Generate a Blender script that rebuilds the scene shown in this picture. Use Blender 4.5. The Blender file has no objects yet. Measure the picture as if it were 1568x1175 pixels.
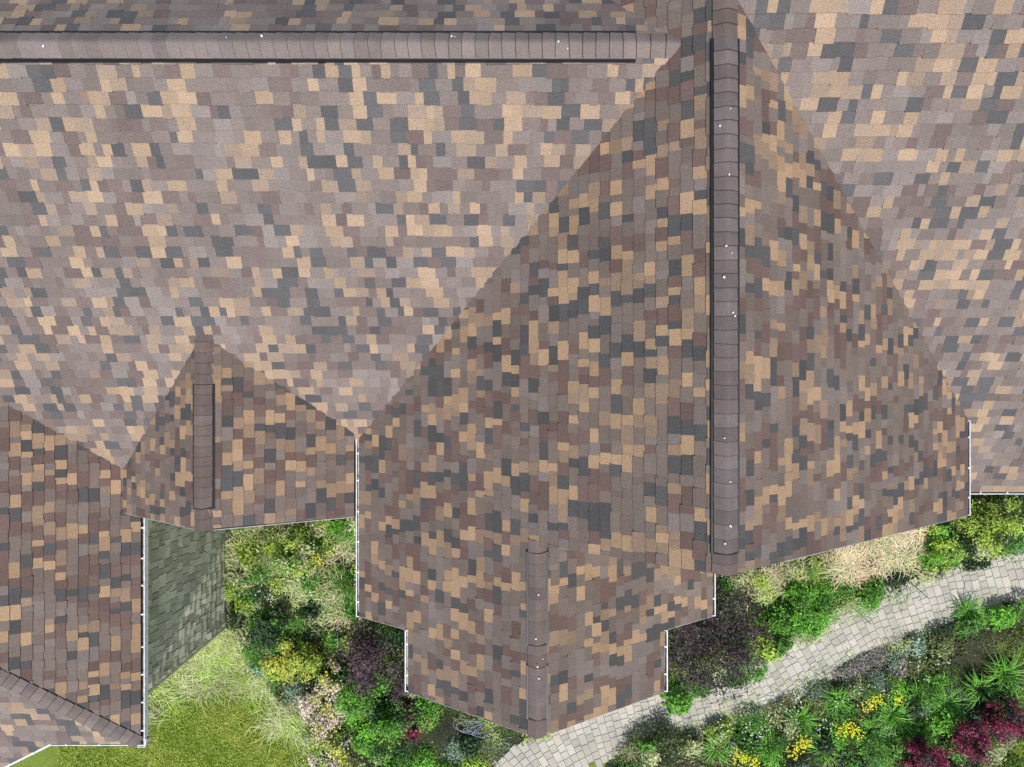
import bpy, math, random
import numpy as np
from mathutils import Vector
rng = np.random.default_rng(11); random.seed(11)

# ---------------------------------------------------------------- survey helpers
F = 1089.0; CX, CY = 784.0, 587.5; H = 15.5      # drone camera: focal (px), centre, height (m)
def W(u, v, d): return Vector(((u-CX)*d/F, (CY-v)*d/F, H-d))
def gp(u, v, z=0.0):
    p = W(u, v, H-z); return (p.x, p.y)

scene = bpy.context.scene
def link(o, parent=None):
    scene.collection.objects.link(o)
    if parent is not None: o.parent = parent
    return o
def empty(name):
    return link(bpy.data.objects.new(name, None))

# ---------------------------------------------------------------- materials
def mat_new(name):
    m = bpy.data.materials.new(name); m.use_nodes = True
    nt = m.node_tree; nt.nodes.clear()
    out = nt.nodes.new('ShaderNodeOutputMaterial')
    b = nt.nodes.new('ShaderNodeBsdfPrincipled')
    nt.links.new(b.outputs[0], out.inputs[0])
    return m, nt, b, out
def noise(nt, scale, detail=3, rough=0.6):
    tc = nt.nodes.new('ShaderNodeTexCoord')
    n = nt.nodes.new('ShaderNodeTexNoise')
    n.inputs['Scale'].default_value = scale; n.inputs['Detail'].default_value = detail
    n.inputs['Roughness'].default_value = rough
    nt.links.new(tc.outputs['Object'], n.inputs['Vector'])
    return n
def maprange(nt, src, a, b, c, d):
    m = nt.nodes.new('ShaderNodeMapRange')
    m.inputs[1].default_value = a; m.inputs[2].default_value = b
    m.inputs[3].default_value = c; m.inputs[4].default_value = d
    nt.links.new(src, m.inputs[0]); return m.outputs[0]
def mult(nt, col, fac):
    v = nt.nodes.new('ShaderNodeVectorMath'); v.operation = 'SCALE'
    nt.links.new(col, v.inputs[0]); nt.links.new(fac, v.inputs['Scale']); return v.outputs[0]
def mixc(nt, fac, a, b):
    m = nt.nodes.new('ShaderNodeMix'); m.data_type = 'RGBA'
    nt.links.new(fac, m.inputs[0])
    for s, i in ((a, 6), (b, 7)):
        if isinstance(s, tuple): m.inputs[i].default_value = (*s, 1)
        else: nt.links.new(s, m.inputs[i])
    return m.outputs[2]
def attr(nt):
    a = nt.nodes.new('ShaderNodeAttribute'); a.attribute_name = 'col'; return a.outputs['Color']

def mat_attr(name, n1=120, amp1=.35, n2=1.3, amp2=.12, rough=.9, bump=0.0, spec=.2):
    m, nt, b, out = mat_new(name)
    c = attr(nt)
    a = noise(nt, n1, 2, .7)
    c = mult(nt, c, maprange(nt, a.outputs['Fac'], .3, .7, 1-amp1, 1+amp1))
    a2 = noise(nt, n2, 4, .6)
    c = mult(nt, c, maprange(nt, a2.outputs['Fac'], .3, .7, 1-amp2, 1+amp2))
    nt.links.new(c, b.inputs['Base Color'])
    b.inputs['Roughness'].default_value = rough
    b.inputs['Specular IOR Level'].default_value = spec
    return m
M_SH = mat_attr('asphalt_shingle', 95, .40, .8, .09, .95)
M_CAP = mat_attr('ridge_cap_shingle', 110, .36, 2.5, .14, .95)
M_SHAKE = mat_attr('weathered_shake', 45, .4, 1.5, .2, .85)
M_PAVER = mat_attr('concrete_paver', 60, .16, 2.0, .14, .9)

def mat_leaf(name, trans=.25):
    m, nt, b, out = mat_new(name)
    c = attr(nt); nt.links.new(c, b.inputs['Base Color'])
    b.inputs['Roughness'].default_value = .5
    b.inputs['Specular IOR Level'].default_value = .4
    t = nt.nodes.new('ShaderNodeBsdfTranslucent'); nt.links.new(c, t.inputs[0])
    mx = nt.nodes.new('ShaderNodeMixShader'); mx.inputs[0].default_value = trans
    nt.links.new(b.outputs[0], mx.inputs[1]); nt.links.new(t.outputs[0], mx.inputs[2])
    nt.links.new(mx.outputs[0], out.inputs[0])
    return m
M_LEAF = mat_leaf('leaf')

def mat_plain(name, col, rough=.5, nscale=12, amp=.08):
    m, nt, b, out = mat_new(name)
    n = noise(nt, nscale, 4)
    c = mixc(nt, maprange(nt, n.outputs['Fac'], .3, .7, 0, 1), tuple(x*(1-amp) for x in col), tuple(min(1, x*(1+amp)) for x in col))
    nt.links.new(c, b.inputs['Base Color']); b.inputs['Roughness'].default_value = rough
    return m
M_WHITE = mat_plain('white_aluminium', (.74, .74, .73), .45, 14, .22)
M_EDGE = mat_plain('drip_edge_metal', (.42, .41, .39), .6, 20, .25)
M_GDEB = mat_plain('gutter_silt', (.30, .29, .27), .9, 14, .6)
M_BLACK = mat_plain('black_vent', (.012, .012, .013), .5)
M_DECK = mat_plain('roof_deck', (.10, .08, .07), .9)
M_WALL = mat_plain('grey_green_stucco', (.54, .53, .41), .9, 5, .15)
M_GLASS = mat_plain('dark_glass', (.03, .04, .05), .08)
M_HOSE = mat_plain('grey_hose', (.24, .26, .31), .45)

def mat_two(name, c1, c2, c3, s1, s2, rough=.95):
    m, nt, b, out = mat_new(name)
    n1 = noise(nt, s1, 6, .65); n2 = noise(nt, s2, 6, .7)
    c = mixc(nt, maprange(nt, n1.outputs['Fac'], .38, .62, 0, 1), c1, c2)
    c = mixc(nt, maprange(nt, n2.outputs['Fac'], .45, .7, 0, 1), c, c3)
    nt.links.new(c, b.inputs['Base Color']); b.inputs['Roughness'].default_value = rough
    return m
M_LAWN = mat_two('lawn_turf', (.12, .19, .02), (.22, .28, .04), (.07, .11, .015), 1.2, 22)
M_SOIL = mat_two('garden_soil', (.035, .030, .018), (.030, .045, .012), (.07, .055, .035), 3, 30)  # soil colour darkened to stand in for shade beneath the foliage
M_JOINT = mat_two('paver_joint', (.30, .27, .22), (.36, .33, .27), (.20, .20, .12), 4, 30)

# ---------------------------------------------------------------- mesh building
def mesh_obj(name, verts, faces, mat, cols=None, parent=None, smooth=False):
    me = bpy.data.meshes.new(name)
    me.from_pydata(verts, [], faces); me.update()
    me.materials.append(mat)
    if cols is not None:
        a = me.attributes.new('col', 'FLOAT_COLOR', 'FACE')
        arr = np.ones((len(faces), 4), dtype=np.float32); arr[:, :3] = np.array(cols, dtype=np.float32)
        a.data.foreach_set('color', arr.ravel())
    return link(bpy.data.objects.new(name, me), parent)

def quads_obj(name, V, C, mat, parent=None):
    """V: (N,4,3) quads, C: (N,3)"""
    n = len(V); me = bpy.data.meshes.new(name)
    me.vertices.add(n*4); me.vertices.foreach_set('co', V.astype(np.float32).ravel())
    me.loops.add(n*4); me.loops.foreach_set('vertex_index', np.arange(n*4, dtype=np.int32))
    me.polygons.add(n); me.polygons.foreach_set('loop_start', np.arange(0, n*4, 4, dtype=np.int32))
    me.update(calc_edges=True)
    a = me.attributes.new('col', 'FLOAT_COLOR', 'FACE')
    arr = np.ones((n, 4), dtype=np.float32); arr[:, :3] = np.clip(C, 0, 1)
    a.data.foreach_set('color', arr.ravel()); me.materials.append(mat)
    return link(bpy.data.objects.new(name, me), parent)

def box_between(verts, faces, p, q, side, up, w, h):
    """box running p->q, w along side, h along -up"""
    b = len(verts)
    for r in (p, q):
        for a, c in ((0, 0), (1, 0), (1, 1), (0, 1)):
            verts.append(tuple(r + side*(w*a) - up*(h*c)))
    faces += [(b, b+1, b+2, b+3), (b+7, b+6, b+5, b+4), (b, b+4, b+5, b+1), (b+1, b+5, b+6, b+2), (b+2, b+6, b+7, b+3), (b+3, b+7, b+4, b)]

def clip(poly, cl):
    out = poly
    for i in range(len(cl)):
        ax, ay = cl[i]; bx, by = cl[(i+1) % len(cl)]
        inp = out; out = []
        if not inp: return []
        for j in range(len(inp)):
            p = inp[j-1]; q = inp[j]
            dp = (bx-ax)*(p[1]-ay)-(by-ay)*(p[0]-ax); dq = (bx-ax)*(q[1]-ay)-(by-ay)*(q[0]-ax)
            if (dp >= 0) != (dq >= 0):
                t = dp/(dp-dq); out.append((p[0]+(q[0]-p[0])*t, p[1]+(q[1]-p[1])*t))
            if dq >= 0: out.append(q)
    return out
def ccw(p):
    a = sum(p[i-1][0]*p[i][1]-p[i][0]*p[i-1][1] for i in range(len(p)))
    return p if a > 0 else p[::-1]

# granule colour blends (tan, light tan, brown, red-brown, charcoal, grey-brown)
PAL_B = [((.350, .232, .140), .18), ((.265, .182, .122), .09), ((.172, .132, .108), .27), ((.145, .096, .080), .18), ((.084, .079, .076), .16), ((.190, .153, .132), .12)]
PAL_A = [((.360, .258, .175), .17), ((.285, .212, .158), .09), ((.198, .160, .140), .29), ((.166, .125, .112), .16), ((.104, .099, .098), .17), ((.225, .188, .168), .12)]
PAL_W = [((.56, .53, .40), .4), ((.45, .43, .32), .3), ((.64, .61, .47), .3)]

def tabs(name, O, S, T, N, pieces, expo, wr, lift, pal, mat, parent, gap=0.0, copy=.25, rag=.014, skirt=.5):
    """courses laid along S, stepping down along T, surface normal N"""
    pcs = [ccw([((Vector(p)-O).dot(S), (Vector(p)-O).dot(T)) for p in pc]) for pc in pieces]
    allp = [p for pc in pcs for p in pc]
    smin = min(p[0] for p in allp); smax = max(p[0] for p in allp)
    tmin = min(p[1] for p in allp); tmx = max(p[1] for p in allp)
    n = int((tmx-tmin)/expo)+2
    V = []; Fc = []; C = []
    cols = [np.array(c) for c, w in pal]; wts = np.array([w for c, w in pal]); wts /= wts.sum(); cw = np.cumsum(wts)
    prev = []
    bbs = [(min(p[0] for p in pc), max(p[0] for p in pc), min(p[1] for p in pc), max(p[1] for p in pc)) for pc in pcs]
    strong = (0, 1, 4)
    for i in range(n):
        t1 = tmx-i*expo; t0 = t1-expo
        s = smin-random.random()*.3; row = []; last = -1; pi = 0
        while s < smax:
            w = random.uniform(*wr); m = s+w*.5
            while pi < len(prev)-1 and prev[pi][1] < m: pi += 1
            above = prev[pi][2] if prev else -1
            if prev and random.random() < copy: c = above
            else:
                for _ in range(6):
                    c = int(np.searchsorted(cw, random.random()))
                    c = min(c, len(cols)-1)
                    if c in strong and len(cols) > 3 and random.random() < .8 and (c == last or (c == above and random.random() < .5)): continue
                    break
            row.append((s, s+w, c)); s += w; last = c
        prev = row
        for a, b_, ci in row:
            ex = random.choice((0, rag)) + random.uniform(-.003, .003)
            lf = lift*random.uniform(.75, 1.2) + (ex*.25)
            cj = cols[ci]*random.uniform(.87, 1.13)
            for pc, bb in zip(pcs, bbs):
                if b_ < bb[0] or a > bb[1] or t1+ex < bb[2] or t0 > bb[3]: continue
                q = clip([(a+gap, t0), (b_-gap, t0), (b_-gap, t1+ex), (a+gap, t1+ex)], pc)
                if len(q) < 3: continue
                bi = len(V); k = len(q)
                for (x, y) in q:
                    f = (y-t0)/(t1+ex-t0); P = O+S*x+T*y
                    V.append(tuple(P+N*(.003+(lf-.003)*f)))
                for (x, y) in q:
                    V.append(tuple(O+S*x+T*(y+.007)-N*.004))
                Fc.append(tuple(range(bi, bi+k))); C.append(cj)
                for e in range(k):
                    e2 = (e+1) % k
                    Fc.append((bi+e, bi+k+e, bi+k+e2, bi+e2)); C.append(cj*skirt)  # tab edges coloured darker, a painted shadow line along each course
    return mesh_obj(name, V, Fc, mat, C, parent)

def deck(name, pieces, parent, th=.13, off=.006, mat=None):
    V = []; Fc = []
    for pc in pieces:
        b = len(V); k = len(pc)
        for p in pc: V.append((p[0], p[1], p[2]-off))
        for p in pc: V.append((p[0], p[1], p[2]-off-th))
        Fc.append(tuple(range(b, b+k))); Fc.append(tuple(range(b+2*k-1, b+k-1, -1)))
        for e in range(k): Fc.append((b+e, b+k+e, b+k+(e+1) % k, b+(e+1) % k))
    mesh_obj(name, V, Fc, mat or M_DECK, None, parent)

house = empty('shingle_roof_house')
def roof(name, dfun, down, plan, pal, copy=.22):
    def P(x, y): return (x, y, H-dfun(x, y))
    pieces = [[P(x, y) for x, y in pc] for pc in plan]
    o = Vector(P(0, 0))
    T = (Vector(P(down[0], down[1]))-o).normalized()
    S = Vector((-down[1], down[0], 0)); N = S.cross(T)
    if N.z < 0: N = -N
    deck(name+'_deck', pieces, house)
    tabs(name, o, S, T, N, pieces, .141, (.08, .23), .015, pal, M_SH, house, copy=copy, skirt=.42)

dA = lambda x, y: 7.6+(3.63-y)*.676
dAb = lambda x, y: 7.6+(y-3.63)*.676
dBl = lambda x, y: 7.3+(2.205-x)*.738
dBr = lambda x, y: 7.3+(x-2.205)*.721
dB2r = lambda x, y: 8.698+(x-.311)*.713
dCl = lambda x, y: 9.607+(-4.18-x)*.746
dCr = lambda x, y: 9.607+(x+4.18)*.51
dG = lambda x, y: 7.3+(4.13-y)*.71
dGb = lambda x, y: 7.3+(y-4.13)*.71
dE = lambda x, y: 11.05-(-5.77-x)*.53
dF = lambda x, y: 11.05-(y+5.58)*.61
def rect(x0, x1, y0, y1): return [(x0, y0), (x1, y0), (x1, y1), (x0, y1)]
Y1, Y2, Y3 = -1.97, -3.47, -4.336
roof('main_roof_front', dA, (0, -1), [rect(-12, -2.36, -1.316, 3.63), [(-2.36, -.95), (-2.30, -.93), (1.95, 3.63), (-2.36, 3.63)]], PAL_A)
roof('main_roof_back', dAb, (0, 1), [rect(-12, 1.9, 3.63, 8)], PAL_A)
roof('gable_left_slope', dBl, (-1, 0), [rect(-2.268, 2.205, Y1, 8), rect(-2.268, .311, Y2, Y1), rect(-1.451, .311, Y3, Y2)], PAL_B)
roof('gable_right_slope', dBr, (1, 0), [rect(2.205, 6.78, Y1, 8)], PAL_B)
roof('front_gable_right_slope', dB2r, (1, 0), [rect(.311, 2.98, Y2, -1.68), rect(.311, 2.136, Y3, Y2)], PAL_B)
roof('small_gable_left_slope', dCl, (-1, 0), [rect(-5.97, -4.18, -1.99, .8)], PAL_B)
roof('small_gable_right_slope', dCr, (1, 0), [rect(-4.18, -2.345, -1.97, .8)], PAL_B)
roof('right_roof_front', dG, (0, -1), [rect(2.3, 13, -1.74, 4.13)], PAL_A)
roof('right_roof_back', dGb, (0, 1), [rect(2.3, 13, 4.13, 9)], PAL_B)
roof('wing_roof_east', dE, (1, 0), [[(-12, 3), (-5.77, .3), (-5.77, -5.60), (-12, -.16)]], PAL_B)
roof('wing_roof_south', dF, (0, -1), [[(-5.77, -5.60), (-7.19, -5.60), (-7.19, -4.36)], [(-7.19, -4.36), (-7.19, -5.60), (-12, -8.3), (-12, -.16)]], PAL_A)

# ---------------------------------------------------------------- ridge caps and vents
def caps(name, p, q, mL, mR, w, lift, vent, col=(.165, .134, .122), seed=0, rr=.03):
    p = Vector(p); q = Vector(q); L = (q-p).length; D = (q-p)/L
    n = Vector((-D.y, D.x, 0)).normalized()
    r = random.Random(seed)
    xs = np.linspace(-w, w, 13)
    def prof(x, lim=9):
        m = mL if x > 0 else mR; x = min(abs(x), lim)
        return -m*(math.sqrt(x*x+rr*rr)-rr*.6)
    V = []; Fc = []; C = []
    k = max(1, int(round(L/.143))); st = L/k
    for i in range(k):
        a = i*st; b_ = min(L+.0, a+st+.03)
        cj = np.array(col)*r.uniform(.86, 1.14)*np.array([r.uniform(.97, 1.03), 1, r.uniform(.97, 1.04)])
        skew = r.uniform(-.006, .006); base = len(V); ww = r.uniform(.98, 1.01); j0 = r.uniform(-.004, .004)
        for (t, z, wx) in ((a+.008+j0, lift+.018, 1.0), (b_, lift+.003, .985)):
            for x in xs:
                bow = .010*(x/w)**2
                V.append(tuple(p+D*(t+skew*x/w+bow)+n*(x*wx*ww)+Vector((0, 0, prof(x)+z))))
        for x in xs:
            V.append(tuple(p+D*(a+j0+skew*x/w+.010*(x/w)**2)+n*(x*ww)+Vector((0, 0, prof(x)+lift+.0045))))
        m = len(xs)
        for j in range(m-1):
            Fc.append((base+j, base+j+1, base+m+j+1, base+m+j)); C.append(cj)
            Fc.append((base+2*m+j, base+2*m+j+1, base+j+1, base+j)); C.append(cj*.38)  # butt face darkened to paint the shadow line between caps
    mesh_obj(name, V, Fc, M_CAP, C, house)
    if vent:
        # moulded vent: flat flange each side, top a little below the cap edge, standing clear of the shingles
        V = []; Fc = []; w2 = w+.024; a0 = -.014; a1 = L+.014; xv = [-w2, -w, -w*.5, 0, w*.5, w, w2]; K = 7
        for t in (a0, a1):
            for x in xv: V.append(tuple(p+D*t+n*x+Vector((0, 0, prof(x, w)+lift-.006))))
            for x in xv: V.append(tuple(p+D*t+n*x+Vector((0, 0, prof(x)-.01))))
        for j in range(K-1):
            Fc.append((j, j+1, 2*K+j+1, 2*K+j)); Fc.append((K+j, K+j+1, 3*K+j+1, 3*K+j))
            Fc.append((j, j+1, K+j+1, K+j)); Fc.append((2*K+j, 2*K+j+1, 3*K+j+1, 3*K+j))
        Fc.append((0, K, 3*K, 2*K)); Fc.append((K-1, 2*K-1, 4*K-1, 3*K-1))
        mesh_obj(name+'_vent', V, Fc, M_BLACK, None, house)
CF = (.165, .125, .108)
zA = H-7.6; xe = W(973, 67, 7.6).x
caps('main_ridge_caps', (-12, 3.63, zA), (xe, 3.63, zA), .676, .676, .138, .034, True, (.200, .163, .146), seed=1)
caps('main_ridge_end_caps', (xe, 3.63, zA), (1.80, 3.63, zA), .676, .676, .13, .016, False, (.195, .156, .137), 2)
zB = H-7.3; ya = W(0, 58, 7.3).y; yb = W(0, 848, 7.3).y
caps('gable_ridge_top_caps', (2.205, ya, zB), (2.205, 8, zB), .721, .738, .13, .016, False, CF, 3)
caps('gable_ridge_caps', (2.205, yb, zB), (2.205, ya, zB), .721, .738, .124, .036, True, seed=4)
caps('gable_ridge_end_caps', (2.205, Y1-.01, zB), (2.205, yb, zB), .721, .738, .135, .016, False, CF, 5)
z2 = H-8.698
def yy(v, d): return W(0, v, d).y
caps('front_ridge_a', (.311, yy(848, 8.7), z2), (.311, yy(828, 8.7), z2), .713, .738, .115, .014, False, CF, 6)
caps('front_ridge_b', (.311, yy(988, 8.7), z2), (.311, yy(848, 8.7), z2), .713, .738, .110, .034, True, (.170, .132, .115), seed=7)
caps('front_ridge_c', (.311, yy(1023, 8.7), z2), (.311, yy(988, 8.7), z2), .713, .738, .12, .014, False, CF, 8)
caps('front_ridge_d', (.311, yy(1102, 8.7), z2), (.311, yy(1023, 8.7), z2), .713, .738, .110, .034, True, (.170, .132, .115), seed=9)
caps('front_ridge_e', (.311, Y3-.01, z2), (.311, yy(1102, 8.7), z2), .713, .738, .12, .014, False, CF, 10)
zC = H-9.607
caps('small_ridge_a', (-4.18, yy(590, 9.6), zC), (-4.18, .70, zC), .51, .746, .125, .014, False, CF, 11)
caps('small_ridge_b', (-4.18, yy(779, 9.6), zC), (-4.18, yy(590, 9.6), zC), .51, .746, .120, .037, True, (.168, .130, .114), seed=12)
caps('small_ridge_c', (-4.18, -2.0, zC), (-4.18, yy(779, 9.6), zC), .51, .746, .125, .014, False, CF, 13)
caps('wing_hip_caps', (-5.79, -5.59, H-11.04), (-12, -.17, H-11.04+6.21*.53), .38, .38, .115, .016, False, (.175, .140, .126), 14)
# a few bird droppings on the ridges
V = []; Fc = []; rd = random.Random(3)
for (x0, y0, z0) in [(2.205+rd.uniform(-.08, .08), rd.uniform(-1.8, 3.5), zB) for _ in range(13)]+[(rd.uniform(-6, 1.5), 3.63+rd.uniform(-.08, .08), zA) for _ in range(7)]+[(.311+rd.uniform(-.07, .07), rd.uniform(-4.1, -2.4), z2) for _ in range(5)]:
    zz = z0+.07-.5*abs((x0-2.205) if z0 == zB else (x0-.311 if z0 == z2 else y0-3.63)); b = len(V); rr_ = rd.uniform(.006, .014)
    for k in range(7):
        a = k*2*math.pi/7; q = rr_*rd.uniform(.5, 1.3); V.append((x0+q*math.cos(a), y0+q*math.sin(a), zz-.004))
    Fc.append(tuple(range(b, b+7)))
mesh_obj('bird_droppings', V, Fc, M_WHITE, None, house)

# ---------------------------------------------------------------- gutters and rake trim
def gutter(name, p, q, out, w=.06):
    p = Vector(p); q = Vector(q); o = Vector((*out, 0)); up = Vector((0, 0, 1)); V = []; Fc = []
    box_between(V, Fc, p+o*(w-.014), q+o*(w-.014), o, up, .014, .10)
    box_between(V, Fc, p-o*.05-up*.03, q-o*.05-up*.03, o, up, .012, .09)
    box_between(V, Fc, p-o*.05-up*.10, q-o*.05-up*.10, o, up, w+.05, .012)
    D = (q-p).normalized(); L = (q-p).length
    for e in (p, q-D*.012): box_between(V, Fc, e-o*.05-up*.004, e-o*.05-up*.004+D*.012, o, up, w+.045, .094)
    k = max(1, int(L/.42))
    for i in range(k):
        c = p+D*(L*(i+.5)/k+random.uniform(-.04, .04))+up*.004
        box_between(V, Fc, c-o*.03, c-o*.03+D*.022, o, up, w+.025, .006)
    mesh_obj(name, V, Fc, M_WHITE, None, house)
    V = []; Fc = []
    box_between(V, Fc, p-o*.03-up*.065+D*.02, q-o*.03-up*.065-D*.02, o, up, w+.005, .03)
    mesh_obj(name+'_silt', V, Fc, M_GDEB, None, house)
def trim(name, pts, out, w=.011, h=.16, mat=None, lift=.0):
    V = []; Fc = []; o = Vector((*out, 0)); up = Vector((0, 0, 1))
    for a, b in zip(pts[:-1], pts[1:]):
        box_between(V, Fc, Vector(a)+up*lift, Vector(b)+up*lift, o, up, w, h)
    mesh_obj(name, V, Fc, mat or M_EDGE, None, house)
ze = H-10.6
gutter('gutter_gable_left', (-2.262, Y2-.01, ze), (-2.262, -.80, ze+.005), (-1, 0), .064)
gutter('gutter_gable_right', (6.775, Y1, H-10.6), (6.775, -.55, H-10.6), (1, 0))
gutter('gutter_front_right', (2.975, Y2, H-10.6), (2.975, -1.7, H-10.6), (1, 0))
z3 = H-9.998
gutter('gutter_bay_left', (-1.447, Y3, z3), (-1.447, Y2, z3), (-1, 0))
gutter('gutter_bay_right', (2.13, Y3, z3), (2.13, Y2, z3), (1, 0))
gutter('gutter_small_left', (-5.965, -2.0, H-10.945), (-5.965, -1.30, H-10.945), (-1, 0))
gutter('gutter_wing_east', (-5.775, -5.66, H-11.055), (-5.775, -1.6, H-11.055), (1, 0), .065)
gutter('gutter_wing_south', (-7.19, -5.59, H-11.07), (-5.70, -5.59, H-11.07), (0, -1), .05)
gutter('gutter_right_roof', (6.9, -1.735, H-11.475), (13, -1.735, H-11.475), (0, -1), .055)
def P3(f, x, y): return (x, y, H-f(x, y))
trim('rake_gable_left', [P3(dBl, .32, Y1), P3(dBl, 2.205, Y1), P3(dBr, 2.98, Y1)], (0, -1), .004, mat=M_DECK)
trim('rake_gable_right', [P3(dBr, 2.98, Y1), P3(dBr, 6.80, Y1)], (0, -1))
trim('rake_front_left', [P3(dBl, -2.33, Y2), P3(dBl, -1.46, Y2)], (0, -1))
trim('rake_front_right', [P3(dB2r, 2.14, Y2), P3(dB2r, 3.03, Y2)], (0, -1))
trim('rake_bay', [P3(dBl, -1.51, Y3), P3(dBl, .311, Y3), P3(dB2r, 2.19, Y3)], (0, -1))
trim('rake_small', [P3(dCl, -6.02, -1.99), P3(dCl, -4.18, -1.99), P3(dCr, -2.345, -1.975)], (0, -1))
trim('rake_wing', [P3(dF, -7.19, -5.61), P3(dF, -12, -8.31)], (.489, -.872), .03, mat=M_WHITE)

# ---------------------------------------------------------------- walls
def prism(name, prof, axis, a, b, mat):
    V = []; k = len(prof)
    for t in (a, b):
        for (x, z) in prof: V.append((x, t, z) if axis == 'y' else (t, x, z))
    Fc = [tuple(range(k)), tuple(range(2*k-1, k-1, -1))]+[(i, k+i, k+(i+1) % k, (i+1) % k) for i in range(k)]
    mesh_obj(name, V, Fc, mat, None, house)
o_ = .2
prism('walls_gable', [(-1.95, 0), (6.45, 0), (6.45, H-dBr(6.45, 0)-o_), (2.205, H-7.3-o_), (-1.95, H-dBl(-1.95, 0)-o_)], 'y', -1.65, 7.9, M_WALL)
prism('walls_front', [(-1.949, 0), (2.68, 0), (2.68, H-dB2r(2.68, 0)-o_), (.311, H-8.7-o_), (-1.949, H-dBl(-1.949, 0)-o_)], 'y', -3.15, -1.652, M_WALL)
prism('walls_bay', [(-1.15, 0), (1.84, 0), (1.84, H-dB2r(1.84, 0)-o_), (.311, H-8.7-o_), (-1.15, H-dBl(-1.15, 0)-o_)], 'y', -4.02, -3.152, M_WALL)
prism('walls_main', [(-1.0, 0), (7.9, 0), (7.9, H-dAb(0, 7.9)-o_), (3.63, H-7.6-o_), (-1.0, H-dA(0, -1)-o_)], 'x', -12, 1.5, M_WALL)
prism('walls_small_gable', [(-5.6, 0), (-1.96, 0), (-1.96, 4.3), (-4.18, H-9.607-o_), (-5.6, H-dCl(-5.6, 0)-o_)], 'y', -1.7, -.2, M_WALL)
prism('walls_right', [(-1.4, 0), (8.9, 0), (8.9, H-dGb(0, 8.9)-o_), (4.13, H-7.3-o_), (-1.4, H-dG(0, -1.4)-o_)], 'x', 6.46, 12.9, M_WALL)
prism('walls_wing', [(-12, 0), (-6.215, 0), (-6.215, 4.40), (-12, 4.40)], 'y', -5.22, -1.0, M_WALL)
# shake siding on the wing wall that faces the courtyard
tabs('wing_shake_siding', Vector((-6.21, -5.23, 4.5)), Vector((0, 1, 0)), Vector((0, 0, -1)), Vector((1, 0, 0)),
     [[(-6.21, -5.23, 4.5), (-6.21, -1.0, 4.5), (-6.21, -1.0, 0), (-6.21, -5.23, 0)]], .24, (.10, .24), .03, PAL_W, M_SHAKE, house, gap=.005, copy=0, rag=.05, skirt=.25)
V = []; Fc = []
box_between(V, Fc, Vector((-6.215, -5.255, 4.4)), Vector((-6.215, -5.255, 0.0)), Vector((1, 0, 0)), Vector((0, -1, 0)), .04, -.03)
mesh_obj('wing_corner_board', V, Fc, M_WALL, None, house)
for nm, r, z in (('soffit_wing', rect(-6.2, -5.78, -5.58, -1.7), H-11.05-.14), ('soffit_gable_l', rect(-2.26, -1.96, -3.46, -1.0), ze-.14), ('soffit_gable_r', rect(6.46, 6.77, -1.96, 0), ze-.14)):
    mesh_obj(nm, [(x, y, z) for x, y in r], [(0, 1, 2, 3)], M_WHITE, None, house)
def window(name, x, z, y, w, h):
    V = []; Fc = []; X = Vector((1, 0, 0)); Z = Vector((0, 0, 1))
    for a in (x-w/2-.06, x+w/2, x-.025):
        box_between(V, Fc, Vector((a, y-.04, z+h/2+.06)), Vector((a, y+.0, z+h/2+.06)), X, Z, .06, h+.12)
    for zz in (z+h/2+.061, z-h/2+.0): box_between(V, Fc, Vector((x-w/2-.06, y-.045, zz)), Vector((x-w/2-.06, y+.002, zz)), X, Z, w+.12, .06)
    mesh_obj(name+'_frame', V, Fc, M_WHITE, None, house)
    mesh_obj(name+'_glass', [(x-w/2, y-.01, z-h/2), (x+w/2, y-.01, z-h/2), (x+w/2, y-.01, z+h/2), (x-w/2, y-.01, z+h/2)], [(0, 1, 2, 3)], M_GLASS, None, house)
window('bay_window', .34, 2.2, -4.02, 1.6, 1.5); window('gable_window', 4.6, 2.4, -1.65, 1.6, 1.5)
window('court_window', -4.0, 2.4, -1.7, 1.2, 1.3); window('bay_upper_window', .34, 4.6, -4.02, .9, .9)

# ---------------------------------------------------------------- ground
def sheet(name, pts, z, mat):
    return mesh_obj(name, [(x, y, z) for x, y in pts], [tuple(range(len(pts)))], mat)
sheet('lawn_ground', [(-150, -150), (150, -150), (150, 150), (-150, 150)], 0, M_LAWN)
LZ = [gp(*p) for p in [(340, 800), (342, 690), (560, 640), (660, 820), (700, 1000), (900, 1080), (830, 1125), (765, 1165), (750, 1260), (485, 1260), (478, 1150), (440, 1080), (380, 1010), (355, 955)]]
RZ = [gp(*p) for p in [(1025, 1090), (940, 1000), (990, 820), (1200, 700), (1700, 640), (1700, 805), (1568, 848), (1430, 889), (1300, 940), (1200, 992), (1140, 1040), (1070, 1062)]]
DZ = [gp(*p) for p in [(905, 1280), (930, 1155), (965, 1125), (1060, 1112), (1100, 1100), (1185, 1070), (1260, 1036), (1335, 992), (1440, 952), (1568, 908), (1750, 850), (1750, 1280)]]
sheet('planting_bed', LZ, .004, M_SOIL); sheet('planting_bed.001', RZ, .004, M_SOIL); sheet('planting_bed.002', DZ, .004, M_SOIL)

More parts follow.
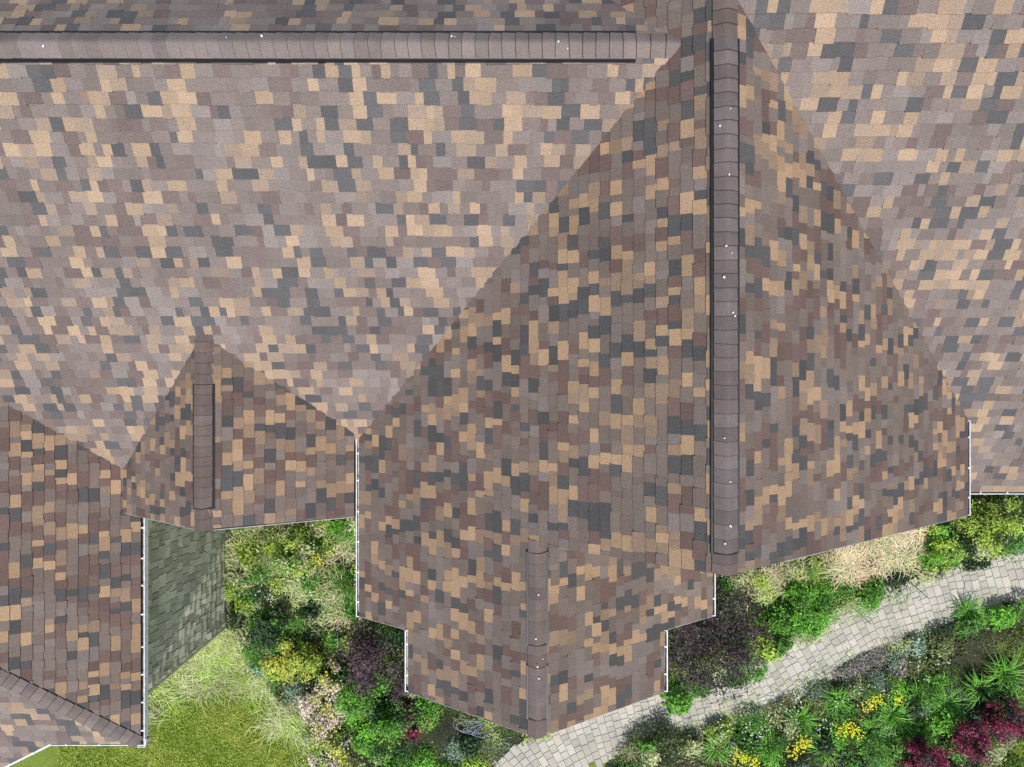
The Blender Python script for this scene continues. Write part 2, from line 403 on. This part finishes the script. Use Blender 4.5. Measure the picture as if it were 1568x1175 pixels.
def catmull(P, n=14):
    P = [np.array(p, float) for p in P]; out = []
    for i in range(1, len(P)-2):
        for j in range(n):
            t = j/n; a, b, c, d = P[i-1:i+3]
            out.append(.5*((2*b)+(-a+c)*t+(2*a-5*b+4*c-d)*t*t+(-a+3*b-3*c+d)*t**3))
    return np.array(out)
cl = catmull([gp(*p) for p in [(1900, 740), (1760, 800), (1568, 877), (1430, 918), (1320, 960), (1225, 1014), (1150, 1055), (1070, 1084), (960, 1110), (880, 1135), (810, 1175), (760, 1235), (740, 1330), (735, 1400)]], 20)
seg = np.linalg.norm(np.diff(cl, axis=0), axis=1); cum = np.concatenate([[0], np.cumsum(seg)])
def along(s):
    x = np.interp(s, cum, cl[:, 0]); y = np.interp(s, cum, cl[:, 1])
    x2 = np.interp(s+.05, cum, cl[:, 0]); y2 = np.interp(s+.05, cum, cl[:, 1])
    x1 = np.interp(s-.05, cum, cl[:, 0]); y1 = np.interp(s-.05, cum, cl[:, 1])
    t = np.array([x2-x1, y2-y1]); t /= np.linalg.norm(t)+1e-9
    return np.array([x, y]), t, np.array([-t[1], t[0]])
V = []; Fc = []; C = []; SV = []; SF = []
PWID = 1.08; st = .165; ns = int(cum[-1]/st)-2
for i in range(1, ns):
    c0, t0, n0 = along(i*st+.003); c1, t1, n1 = along((i+1)*st-.003)
    x = -PWID/2-random.uniform(0, .10)
    SV += [(*(c0+n0*.55), .020), (*(c0-n0*.55), .020)]
    while x < PWID/2:
        w = random.choice((.165, .165, .24, .12)); xa, xb = x+.003, x+w-.003; x += w
        z = .033+random.uniform(-.003, .003); b = len(V)
        pts = [c0+n0*xa, c0+n0*xb, c1+n1*xb, c1+n1*xa]; cen = sum(pts)/4
        for p in pts: q = p+(cen-p)*.04; V.append((q[0], q[1], z+random.uniform(-.001, .001)))
        for p in pts: V.append((p[0], p[1], z-.008))
        for p in pts: V.append((p[0], p[1], .0))
        cj = np.array((.48, .45, .385))*random.uniform(.84, 1.12)*np.array([random.uniform(.98, 1.03), 1, random.uniform(.95, 1.02)])
        Fc.append((b, b+1, b+2, b+3)); C.append(cj)
        for k in range(4):
            k2 = (k+1) % 4
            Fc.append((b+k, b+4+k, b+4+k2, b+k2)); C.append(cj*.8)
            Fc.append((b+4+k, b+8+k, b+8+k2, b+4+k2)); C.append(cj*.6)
for i in range(len(SV)//2-1): SF.append((2*i, 2*i+1, 2*i+3, 2*i+2))
path = empty('paver_path')
mesh_obj('joint_bed', SV, SF, M_JOINT, None, path); mesh_obj('pavers', V, Fc, M_PAVER, C, path)

# ---------------------------------------------------------------- vegetation
COL = dict(lime=(.40, .56, .08), green=(.12, .31, .04), bright=(.19, .50, .045), pale=(.54, .59, .28), tan=(.84, .70, .45),
           dark=(.035, .080, .024), purple=(.070, .042, .050), plum=(.13, .075, .09), burg=(.27, .025, .075), bluegr=(.27, .39, .26), yellow=(.95, .88, .03),
           pink=(.90, .72, .62), greyp=(.44, .40, .36), yel2=(.66, .68, .10), olive=(.23, .28, .09), white=(.9, .9, .86))
def unit(a): return a/np.maximum(np.linalg.norm(a, axis=1, keepdims=True), 1e-9)
def leafquads(c, n, L, Wd):
    r = unit(rng.normal(size=c.shape)); a = unit(np.cross(n, r)); b = np.cross(n, a)
    L = L[:, None]; Wd = Wd[:, None]
    fold = n*(L*.12)
    return np.stack([c-a*L*.5-fold, c+b*Wd*.5, c+a*L*.5-fold, c-b*Wd*.5], axis=1)
def upnormals(n, tilt=.6):
    v = rng.normal(size=(n, 3))*tilt; v[:, 2] = 1; return unit(v)
def jitter(base, n, a=.25):
    f = rng.uniform(1-a, 1+a, size=(n, 1)); h = rng.normal(0, .07, size=(n, 3))
    return np.clip(np.asarray(base)*f*(1+h), 0, 1)
def bladequads(base, head, L, up, lean, droop, w, col, nseg=3):
    n = len(base); hd = np.stack([np.cos(head), np.sin(head), np.zeros(n)], 1); sd = np.stack([-np.sin(head), np.cos(head), np.zeros(n)], 1)
    Q = []; Cc = []; curl = rng.normal(0, .16, n)
    def pt(t):
        p = base+hd*(L*lean*t)[:, None]+sd*(L*curl*t*t)[:, None]; p[:, 2] += L*(up*t-droop*t*t); p[:, 2] = np.maximum(p[:, 2], .01); return p
    for s in range(nseg):
        t0 = s/nseg; t1 = (s+1)/nseg; p0 = pt(t0); p1 = pt(t1)
        w0 = w*(1-t0)**.6*.5; w1 = w*(max(0.04, 1-t1))**.6*.5
        Q.append(np.stack([p0-sd*w0[:, None], p0+sd*w0[:, None], p1+sd*w1[:, None], p1-sd*w1[:, None]], 1)); Cc.append(col)
    return np.concatenate(Q), np.concatenate(Cc)

def bush(name, u, v, rpx, h, kinds, n=2600, leaf=.05, ratio=.5, asp=1.0, K=30, spread=.14):
    r = rpx*15.0/F; cx, cy = gp(u, v, h*.5)
    k = K; th = rng.uniform(0, 2*np.pi, k); rr = np.sqrt(rng.uniform(0, 1, k))
    cc = np.stack([np.cos(th)*rr*r*.95, np.sin(th)*rr*r*.95*asp, h*np.sqrt(np.clip(1-(rr*.88)**2, .05, 1))*rng.uniform(.4, 1.1, k)], 1)
    idx = rng.integers(0, k, n); off = rng.normal(0, 1, (n, 3)); off = off*np.array([spread*r, spread*r, spread*.7*h])
    c = cc[idx]+off; c[:, 2] = np.maximum(c[:, 2], .03)
    nn = unit(off/r*1.4+rng.normal(0, .35, (n, 3))+np.array([0, 0, .8]))
    L = leaf*1.25*rng.uniform(.6, 1.4, n); Q = leafquads(c, nn, L, L*ratio)
    kc = np.array([np.array(COL[kinds[i % len(kinds)]])*rng.uniform(.55, 1.3) for i in range(k)])
    Cc = kc[idx]*rng.uniform(.55, 1.35, (n, 1))
    m = 18; hd = rng.uniform(0, 2*np.pi, m)
    B = np.zeros((m, 3)); sq, sc = bladequads(B, hd, np.full(m, h*1.0), .9, rng.uniform(.1, .8, m)*r/h, .15, np.full(m, .02), np.tile(np.array([[.09, .06, .04]]), (m, 1)))
    Q = np.concatenate([Q, sq]); Cc = np.concatenate([Cc, sc])
    Q = Q+np.array([cx, cy, 0]); return quads_obj(name, Q, Cc, M_LEAF)

def clump(name, u, v, L, n, kind, w=.02, up=.9, droop=.75, lean=(.3, .9), spread=.08, kind2=None, jit=.4, z0=.0):
    cx, cy = gp(u, v, .3); base = rng.normal(0, spread, (n, 3)); base[:, 2] = .01
    head = np.arctan2(base[:, 1], base[:, 0])+rng.normal(0, .8, n)
    col = jitter(COL[kind], n, jit)
    if kind2:
        m = rng.random(n) < .45; col[m] = jitter(COL[kind2], m.sum(), jit)
    Q, Cc = bladequads(base+np.array([cx, cy, z0]), head, L*rng.uniform(.45, 1.15, n), up, rng.uniform(*lean, n), droop, np.full(n, w)*rng.uniform(.6, 1.2, n), col, 4)
    return quads_obj(name, Q, Cc, M_LEAF)

def inpoly(P, poly):
    x, y = P[:, 0], P[:, 1]; ins = np.zeros(len(P), bool); k = len(poly)
    for i in range(k):
        x0, y0 = poly[i-1]; x1, y1 = poly[i]
        if y0 == y1: continue
        m = ((y0 > y) != (y1 > y)) & (x < (x1-x0)*(y-y0)/(y1-y0)+x0); ins ^= m
    return ins
def scatter(poly, dens):
    xs = [p[0] for p in poly]; ys = [p[1] for p in poly]
    n = int((max(xs)-min(xs))*(max(ys)-min(ys))*dens)
    P = np.stack([rng.uniform(min(xs), max(xs), n), rng.uniform(min(ys), max(ys), n)], 1)
    return P[inpoly(P, poly)]

HGT = dict(lime=.35, green=.38, bright=.42, pale=.33, tan=.25, dark=.28, purple=.3, burg=.35, bluegr=.22, greyp=.15, yel2=.4, olive=.26, white=.3, pink=.3, yellow=.3)
def cover(name, poly, seeds, nrand, randk, dens):
    S = [(*gp(u, v, .15), k) for u, v, k in seeds]
    R = scatter(poly, 60)[:nrand]
    S += [(p[0], p[1], randk[rng.integers(0, len(randk))]) for p in R]
    sx = np.array([[s[0], s[1]] for s in S]); sc = np.array([np.array(COL[s[2]])*rng.uniform(.65, 1.2) for s in S]); sh = np.array([HGT[s[2]]*rng.uniform(.5, 1.5) for s in S])
    lsz = rng.uniform(.03, .08, len(S)); rat = rng.uniform(.22, .65, len(S))
    P = scatter(poly, dens); idx = np.zeros(len(P), int); dm = np.zeros(len(P))
    jit = P+rng.normal(0, .05, P.shape)
    for a in range(0, len(P), 20000):
        d = np.linalg.norm(jit[a:a+20000, None, :]-sx[None], axis=2); idx[a:a+20000] = d.argmin(1); dm[a:a+20000] = d.min(1)
    n = len(P)
    keep = rng.random(n) < np.clip(1.35-dm*3.2, .16, 1); P, idx, dm = P[keep], idx[keep], dm[keep]; n = len(P)
    top = sh[idx]*np.clip(1-(dm/.36)**2, .08, 1); z = .02+top*rng.uniform(.2, 1.0, n)**.6
    c = np.column_stack([P, z]); out = P-sx[idx]
    nn = unit(np.column_stack([out*2.2, np.full(n, .9)])+rng.normal(0, .4, (n, 3)))
    L = lsz[idx]*rng.uniform(.6, 1.5, n); Q = leafquads(c, nn, L, L*rat[idx])
    Cc = sc[idx]*rng.uniform(.5, 1.4, (n, 1))*(1+rng.normal(0, .08, (n, 3)))
    return quads_obj(name, Q, Cc, M_LEAF)

cover('ground_cover_plants', LZ, [(380, 830, 'lime'), (420, 840, 'lime'), (470, 830, 'green'), (520, 810, 'bright'), (450, 880, 'pale'), (500, 900, 'pale'), (530, 940, 'pale'), (400, 880, 'green'),
      (375, 920, 'lime'), (420, 960, 'dark'), (470, 960, 'dark'), (390, 990, 'green'), (380, 1030, 'bluegr'), (420, 1010, 'yel2'), (470, 1010, 'yel2'), (500, 1040, 'green'), (540, 1060, 'bright'),
      (450, 1060, 'bluegr'), (480, 1090, 'pink'), (560, 1130, 'bright'), (620, 1160, 'green'), (680, 1120, 'dark'), (700, 1150, 'bluegr'), (360, 880, 'pale'), (490, 790, 'lime')],
      170, ['green', 'lime', 'pale', 'dark', 'pale', 'bright', 'olive'], 3300)
cover('ground_cover_plants.001', RZ, [(1160, 890, 'lime'), (1200, 880, 'pale'), (1250, 870, 'lime'), (1310, 845, 'tan'), (1350, 830, 'tan'), (1390, 850, 'tan'), (1330, 870, 'tan'), (1270, 850, 'tan'), (1430, 830, 'bright'), (1480, 800, 'lime'),
      (1530, 790, 'lime'), (1550, 830, 'green'), (1500, 840, 'pale'), (1230, 930, 'bright'), (1260, 910, 'green'), (1190, 960, 'bright'), (1180, 990, 'lime'), (1330, 900, 'green'), (1150, 920, 'dark'), (1290, 905, 'bright'), (1420, 870, 'pale'), (1370, 880, 'dark')],
      120, ['green', 'lime', 'bright', 'dark', 'pale'], 3300)
cover('ground_cover_plants.002', DZ, [(1010, 1140, 'dark'), (1060, 1130, 'dark'), (960, 1150, 'olive'), (1100, 1120, 'lime'), (1140, 1090, 'green'), (1200, 1080, 'olive'), (1250, 1060, 'bluegr'), (1300, 1030, 'greyp'), (1350, 1010, 'greyp'), (1400, 990, 'bluegr'),
      (1440, 990, 'olive'), (1480, 950, 'green'), (1530, 940, 'bright'), (1560, 930, 'green'), (1330, 1060, 'bright'), (1190, 1130, 'green'), (1450, 1040, 'green'), (1500, 1060, 'dark'), (1280, 1130, 'bright'), (1250, 1160, 'dark'), (1320, 1015, 'greyp'), (1375, 1020, 'greyp')],
      190, ['green', 'olive', 'bright', 'dark', 'bluegr', 'green', 'pale'], 3200)

bush('purple_smoke_bush', 592, 1003, 64, 1.6, ['purple', 'purple', 'dark', 'plum'], 4600, .05)
bush('purple_smoke_bush.001', 1085, 975, 80, 1.7, ['purple', 'plum', 'purple', 'dark', 'purple'], 6000, .05, K=46)
bush('yellow_spirea_shrub', 450, 1015, 38, .8, ['yel2', 'lime'], 2600, .04)
bush('yellow_spirea_shrub.001', 500, 1150, 34, .7, ['yel2', 'lime', 'pink'], 2300, .04)
bush('pink_flowering_shrub', 492, 1085, 34, .8, ['pink', 'yel2', 'pink', 'olive'], 2600, .035, .8)
bush('pink_flowering_shrub.001', 512, 1040, 26, .7, ['pink', 'green', 'yel2'], 1700, .035, .8)
bush('green_shrub', 548, 1062, 42, .9, ['bright', 'green'], 2800, .055)
bush('green_shrub.001', 590, 1120, 44, .9, ['green', 'bright', 'dark'], 2800, .05)
bush('green_shrub.002', 1235, 935, 42, .7, ['bright', 'bright', 'green'], 2600, .05)
bush('green_shrub.003', 1440, 838, 36, .7, ['bright', 'lime'], 2300, .05)
bush('green_shrub.004', 1530, 800, 40, .8, ['lime', 'dark', 'lime'], 2500, .045)
bush('green_shrub.005', 455, 855, 46, .8, ['lime', 'pale', 'green'], 2800, .045)
bush('dark_green_shrub', 415, 960, 36, .7, ['dark', 'green', 'dark'], 2400, .05)
bush('burgundy_coral_bells', 632, 1105, 30, .45, ['burg', 'purple', 'burg'], 1300, .05, .8)
bush('boxwood_shrub', 1325, 1160, 34, .6, ['green', 'bright'], 2400, .035)
bush('juniper_shrub', 1010, 1140, 46, .5, ['dark', 'dark', 'olive'], 3000, .05, .25)
i = 0
for (u, v, L) in [(1372, 1100, .60), (1545, 1035, .62), (1505, 1060, .48), (1340, 1122, .48), (1455, 1080, .46), (1285, 1075, .42), (1560, 1075, .48), (1410, 1070, .44), (1395, 1130, .42), (1265, 1150, .46), (1180, 1150, .42), (1490, 940, .4), (1230, 1105, .42), (1100, 1150, .4)]:
    clump('daylily_plant' + ('' if i == 0 else '.%03d' % i), u, v, L, 130, 'bright', .021, 1.0, .85, (.35, 1.1), kind2='green', z0=.12); i += 1
i = 0
for (u, v, r) in [(1478, 1130, 31), (1542, 1105, 34), (1412, 1157, 30)]:
    sfx = '' if i == 0 else '.%03d' % i
    bush('burgundy_barberry_shrub'+sfx, u, v, r, .95, ['burg', 'burg', 'purple', 'burg'], 2300, .05, .4, K=26); i += 1

def grassmass(name, pts, L, nper, kinds, w=.012, lean=(.3, 1.0), rad=.14, z0=.01):
    Qs = []; Cs = []
    for (u, v) in pts:
        cx, cy = gp(u, v, .1+z0); n = nper; base = rng.normal(0, rad, (n, 3)); base[:, 2] = z0
        hd = rng.uniform(0, 2*np.pi)+rng.normal(0, .8, n)
        col = jitter(np.array(COL[kinds[rng.integers(0, len(kinds))]])*rng.uniform(.75, 1.2), n, .35)
        Q, Cc = bladequads(base+np.array([cx, cy, 0]), hd, L*rng.uniform(.5, 1.15, n), .8, rng.uniform(*lean, n), .75, np.full(n, w)*rng.uniform(.6, 1.3, n), col, 3)
        Qs.append(Q); Cs.append(Cc)
    return quads_obj(name, np.concatenate(Qs), np.concatenate(Cs), M_LEAF)
def inpx(poly, n):
    P = []; xs = [p[0] for p in poly]; ys = [p[1] for p in poly]
    while len(P) < n:
        q = np.array([[random.uniform(min(xs), max(xs)), random.uniform(min(ys), max(ys))]])
        if inpoly(q, poly)[0]: P.append(tuple(q[0]))
    return P
grassmass('tall_pale_grass', inpx([(215, 1060), (345, 965), (375, 990), (440, 1075), (470, 1140), (430, 1120), (360, 1060), (300, 1060), (240, 1095)], 75), .5, 85, ['pale', 'pale', 'lime'], .016, (.5, 1.0), .12)
grassmass('weedy_grass', inpx([(360, 800), (550, 780), (560, 960), (400, 940), (360, 940)], 80), .5, 60, ['pale', 'lime', 'green', 'pale', 'tan'], .014, z0=.1)
grassmass('dried_ornamental_grass', inpx([(1270, 865), (1330, 828), (1400, 800), (1425, 835), (1360, 872), (1285, 895)], 40), .5, 85, ['tan', 'tan', 'tan', 'pale'], .016, (.4, 1.0), .12, .22)
grassmass('dried_ornamental_grass.001', inpx([(1130, 900), (1200, 870), (1270, 860), (1240, 885), (1150, 925)], 18), .4, 80, ['lime', 'pale', 'tan'], .014, z0=.15)
grassmass('path_edge_weeds', inpx([(1160, 1000), (1300, 935), (1450, 880), (1568, 840), (1568, 850), (1440, 892), (1310, 948), (1200, 1005)], 30)+inpx([(750, 1130), (800, 1125), (770, 1165), (740, 1175)], 8)+inpx([(960, 1125), (1100, 1100), (1260, 1035), (1440, 955), (1568, 912), (1568, 922), (1260, 1050), (1100, 1115)], 55), .2, 32, ['green', 'lime', 'bluegr', 'pale'], .014)

LW = [gp(*p) for p in [(90, 1260), (90, 1120), (215, 1050), (350, 960), (380, 1010), (440, 1080), (478, 1150), (485, 1260)]]
LW2 = [gp(*p) for p in [(1500, 1170), (1545, 1140), (1720, 1080), (1720, 1280), (1480, 1280)]]
LW3 = [gp(*p) for p in [(1520, 990), (1600, 940), (1720, 960), (1720, 1020), (1560, 1015)]]
def lawn(name, poly, dens):
    P = scatter(poly, dens); n = len(P)
    ph = np.sin(P[:, 0]*3.1+np.sin(P[:, 1]*2.3)*2)+np.sin(P[:, 1]*4.3+P[:, 0]*1.7)+.8*np.sin(P[:, 0]*11+np.sin(P[:, 1]*9)*1.5)+.8*np.sin(P[:, 1]*13+np.sin(P[:, 0]*7)*2)
    f = np.clip(.5+.16*ph, 0, 1)
    keep = rng.random(n) < .45+.55*f; P = P[keep]; f = f[keep]; n = len(P)
    c = np.column_stack([P, rng.uniform(.01, .05, n)]); nn = upnormals(n, .8); L = rng.uniform(.03, .10, n)
    Q = leafquads(c, nn, L, np.full(n, .013))
    col = np.array([.30, .45, .04])*(1-f[:, None])+np.array([.54, .62, .12])*f[:, None]; col = col*rng.uniform(.45, 1.4, (n, 1))
    return quads_obj(name, Q, col, M_LEAF)
lawn('lawn_grass', LW, 6500); lawn('lawn_grass.001', LW2, 5500); lawn('lawn_grass.002', LW3, 5000)

def flowers(name, pts, rad, n, kind, z, size=.03):
    Qs = []; Cs = []
    for (u, v) in pts:
        cx, cy = gp(u, v, z); m = n; c = rng.normal(0, 1, (m, 3))*np.array([rad, rad, .04])+np.array([cx, cy, z])
        for k in range(3):
            Qs.append(leafquads(c+rng.normal(0, .004, c.shape), upnormals(m, .35), np.full(m, size)*rng.uniform(.7, 1.2, m), np.full(m, size*.6))); Cs.append(jitter(COL[kind], m, .15))
    return quads_obj(name, np.concatenate(Qs), np.concatenate(Cs), M_LEAF)
flowers('yellow_flowers', [(1300, 1112), (1310, 1122), (1225, 1143), (1215, 1150), (1235, 1138), (1140, 1162), (1130, 1158), (1345, 1072), (1330, 1080), (1290, 1122), (1155, 1168), (1375, 1070), (485, 857), (478, 862)], .075, 34, 'yellow', .5, .04)
flowers('pink_flowers', inpx([(470, 1040), (530, 1040), (520, 1175), (475, 1175)], 26), .09, 16, 'pink', .78, .035)
flowers('white_flowers', inpx([(1060, 1110), (1200, 1085), (1400, 1000), (1480, 1010), (1250, 1120), (1080, 1150)], 34)+inpx([(380, 800), (545, 790), (545, 900), (400, 930)], 14), .07, 4, 'white', .45, .035)

cu = bpy.data.curves.new('garden_hose', 'CURVE'); cu.dimensions = '3D'; cu.bevel_depth = .008; cu.bevel_resolution = 2
sp = cu.splines.new('NURBS'); hx, hy = gp(725, 1113, .4); N_ = 70; sp.points.add(N_-1); rh = random.Random(4)
for k in range(N_):
    a = k*.62; r_ = .17+.09*math.sin(k*.37)+rh.uniform(-.03, .03); sp.points[k].co = (hx+.17*math.sin(k*.21)+r_*1.3*math.cos(a), hy+.07*math.cos(k*.33)+r_*.6*math.sin(a), .46+.07*math.sin(k*.9), 1)
cu.materials.append(M_HOSE); link(bpy.data.objects.new('garden_hose', cu))
j = 0
for (u0, v0, u1, v1) in [(1372, 872, 1420, 915), (1300, 925, 1334, 956), (1160, 975, 1215, 1008)]:  # thin black rods leaning up from the ground
    c2 = bpy.data.curves.new('black_rod', 'CURVE'); c2.dimensions = '3D'; c2.bevel_depth = .007
    s2 = c2.splines.new('POLY'); s2.points.add(1); a = gp(u0, v0, 0.0); b = gp(u1, v1, .5)
    s2.points[0].co = (*a, .0, 1); s2.points[1].co = (*b, .5, 1); c2.materials.append(M_BLACK)
    link(bpy.data.objects.new('black_rod' + ('' if j == 0 else '.%03d' % j), c2)); j += 1

# ---------------------------------------------------------------- camera, light, world
cam = bpy.data.cameras.new('camera'); cam.sensor_width = 36; cam.lens = 36*F/1568; cam.clip_end = 500
co = link(bpy.data.objects.new('camera', cam)); co.location = (0, 0, H); co.rotation_euler = (0, 0, 0); scene.camera = co
el = math.radians(60); az = math.radians(171)     # az measured from +Y towards +X
sv = Vector((math.sin(az)*math.cos(el), math.cos(az)*math.cos(el), math.sin(el)))
sl = bpy.data.lights.new('sun', 'SUN'); sl.energy = 3.95; sl.angle = math.radians(.5); sl.color = (1, .965, .92)
so = link(bpy.data.objects.new('sun', sl)); so.rotation_euler = (-sv).to_track_quat('-Z', 'Y').to_euler()
w = bpy.data.worlds.new('World'); scene.world = w; w.use_nodes = True; nt = w.node_tree
sky = nt.nodes.new('ShaderNodeTexSky'); sky.sky_type = 'NISHITA'; sky.sun_disc = False; sky.sun_elevation = el; sky.sun_rotation = az
bg = nt.nodes['Background']; nt.links.new(sky.outputs[0], bg.inputs[0]); bg.inputs[1].default_value = .14
scene.view_settings.view_transform = 'Standard'; scene.view_settings.look = 'None'; scene.view_settings.exposure = 0
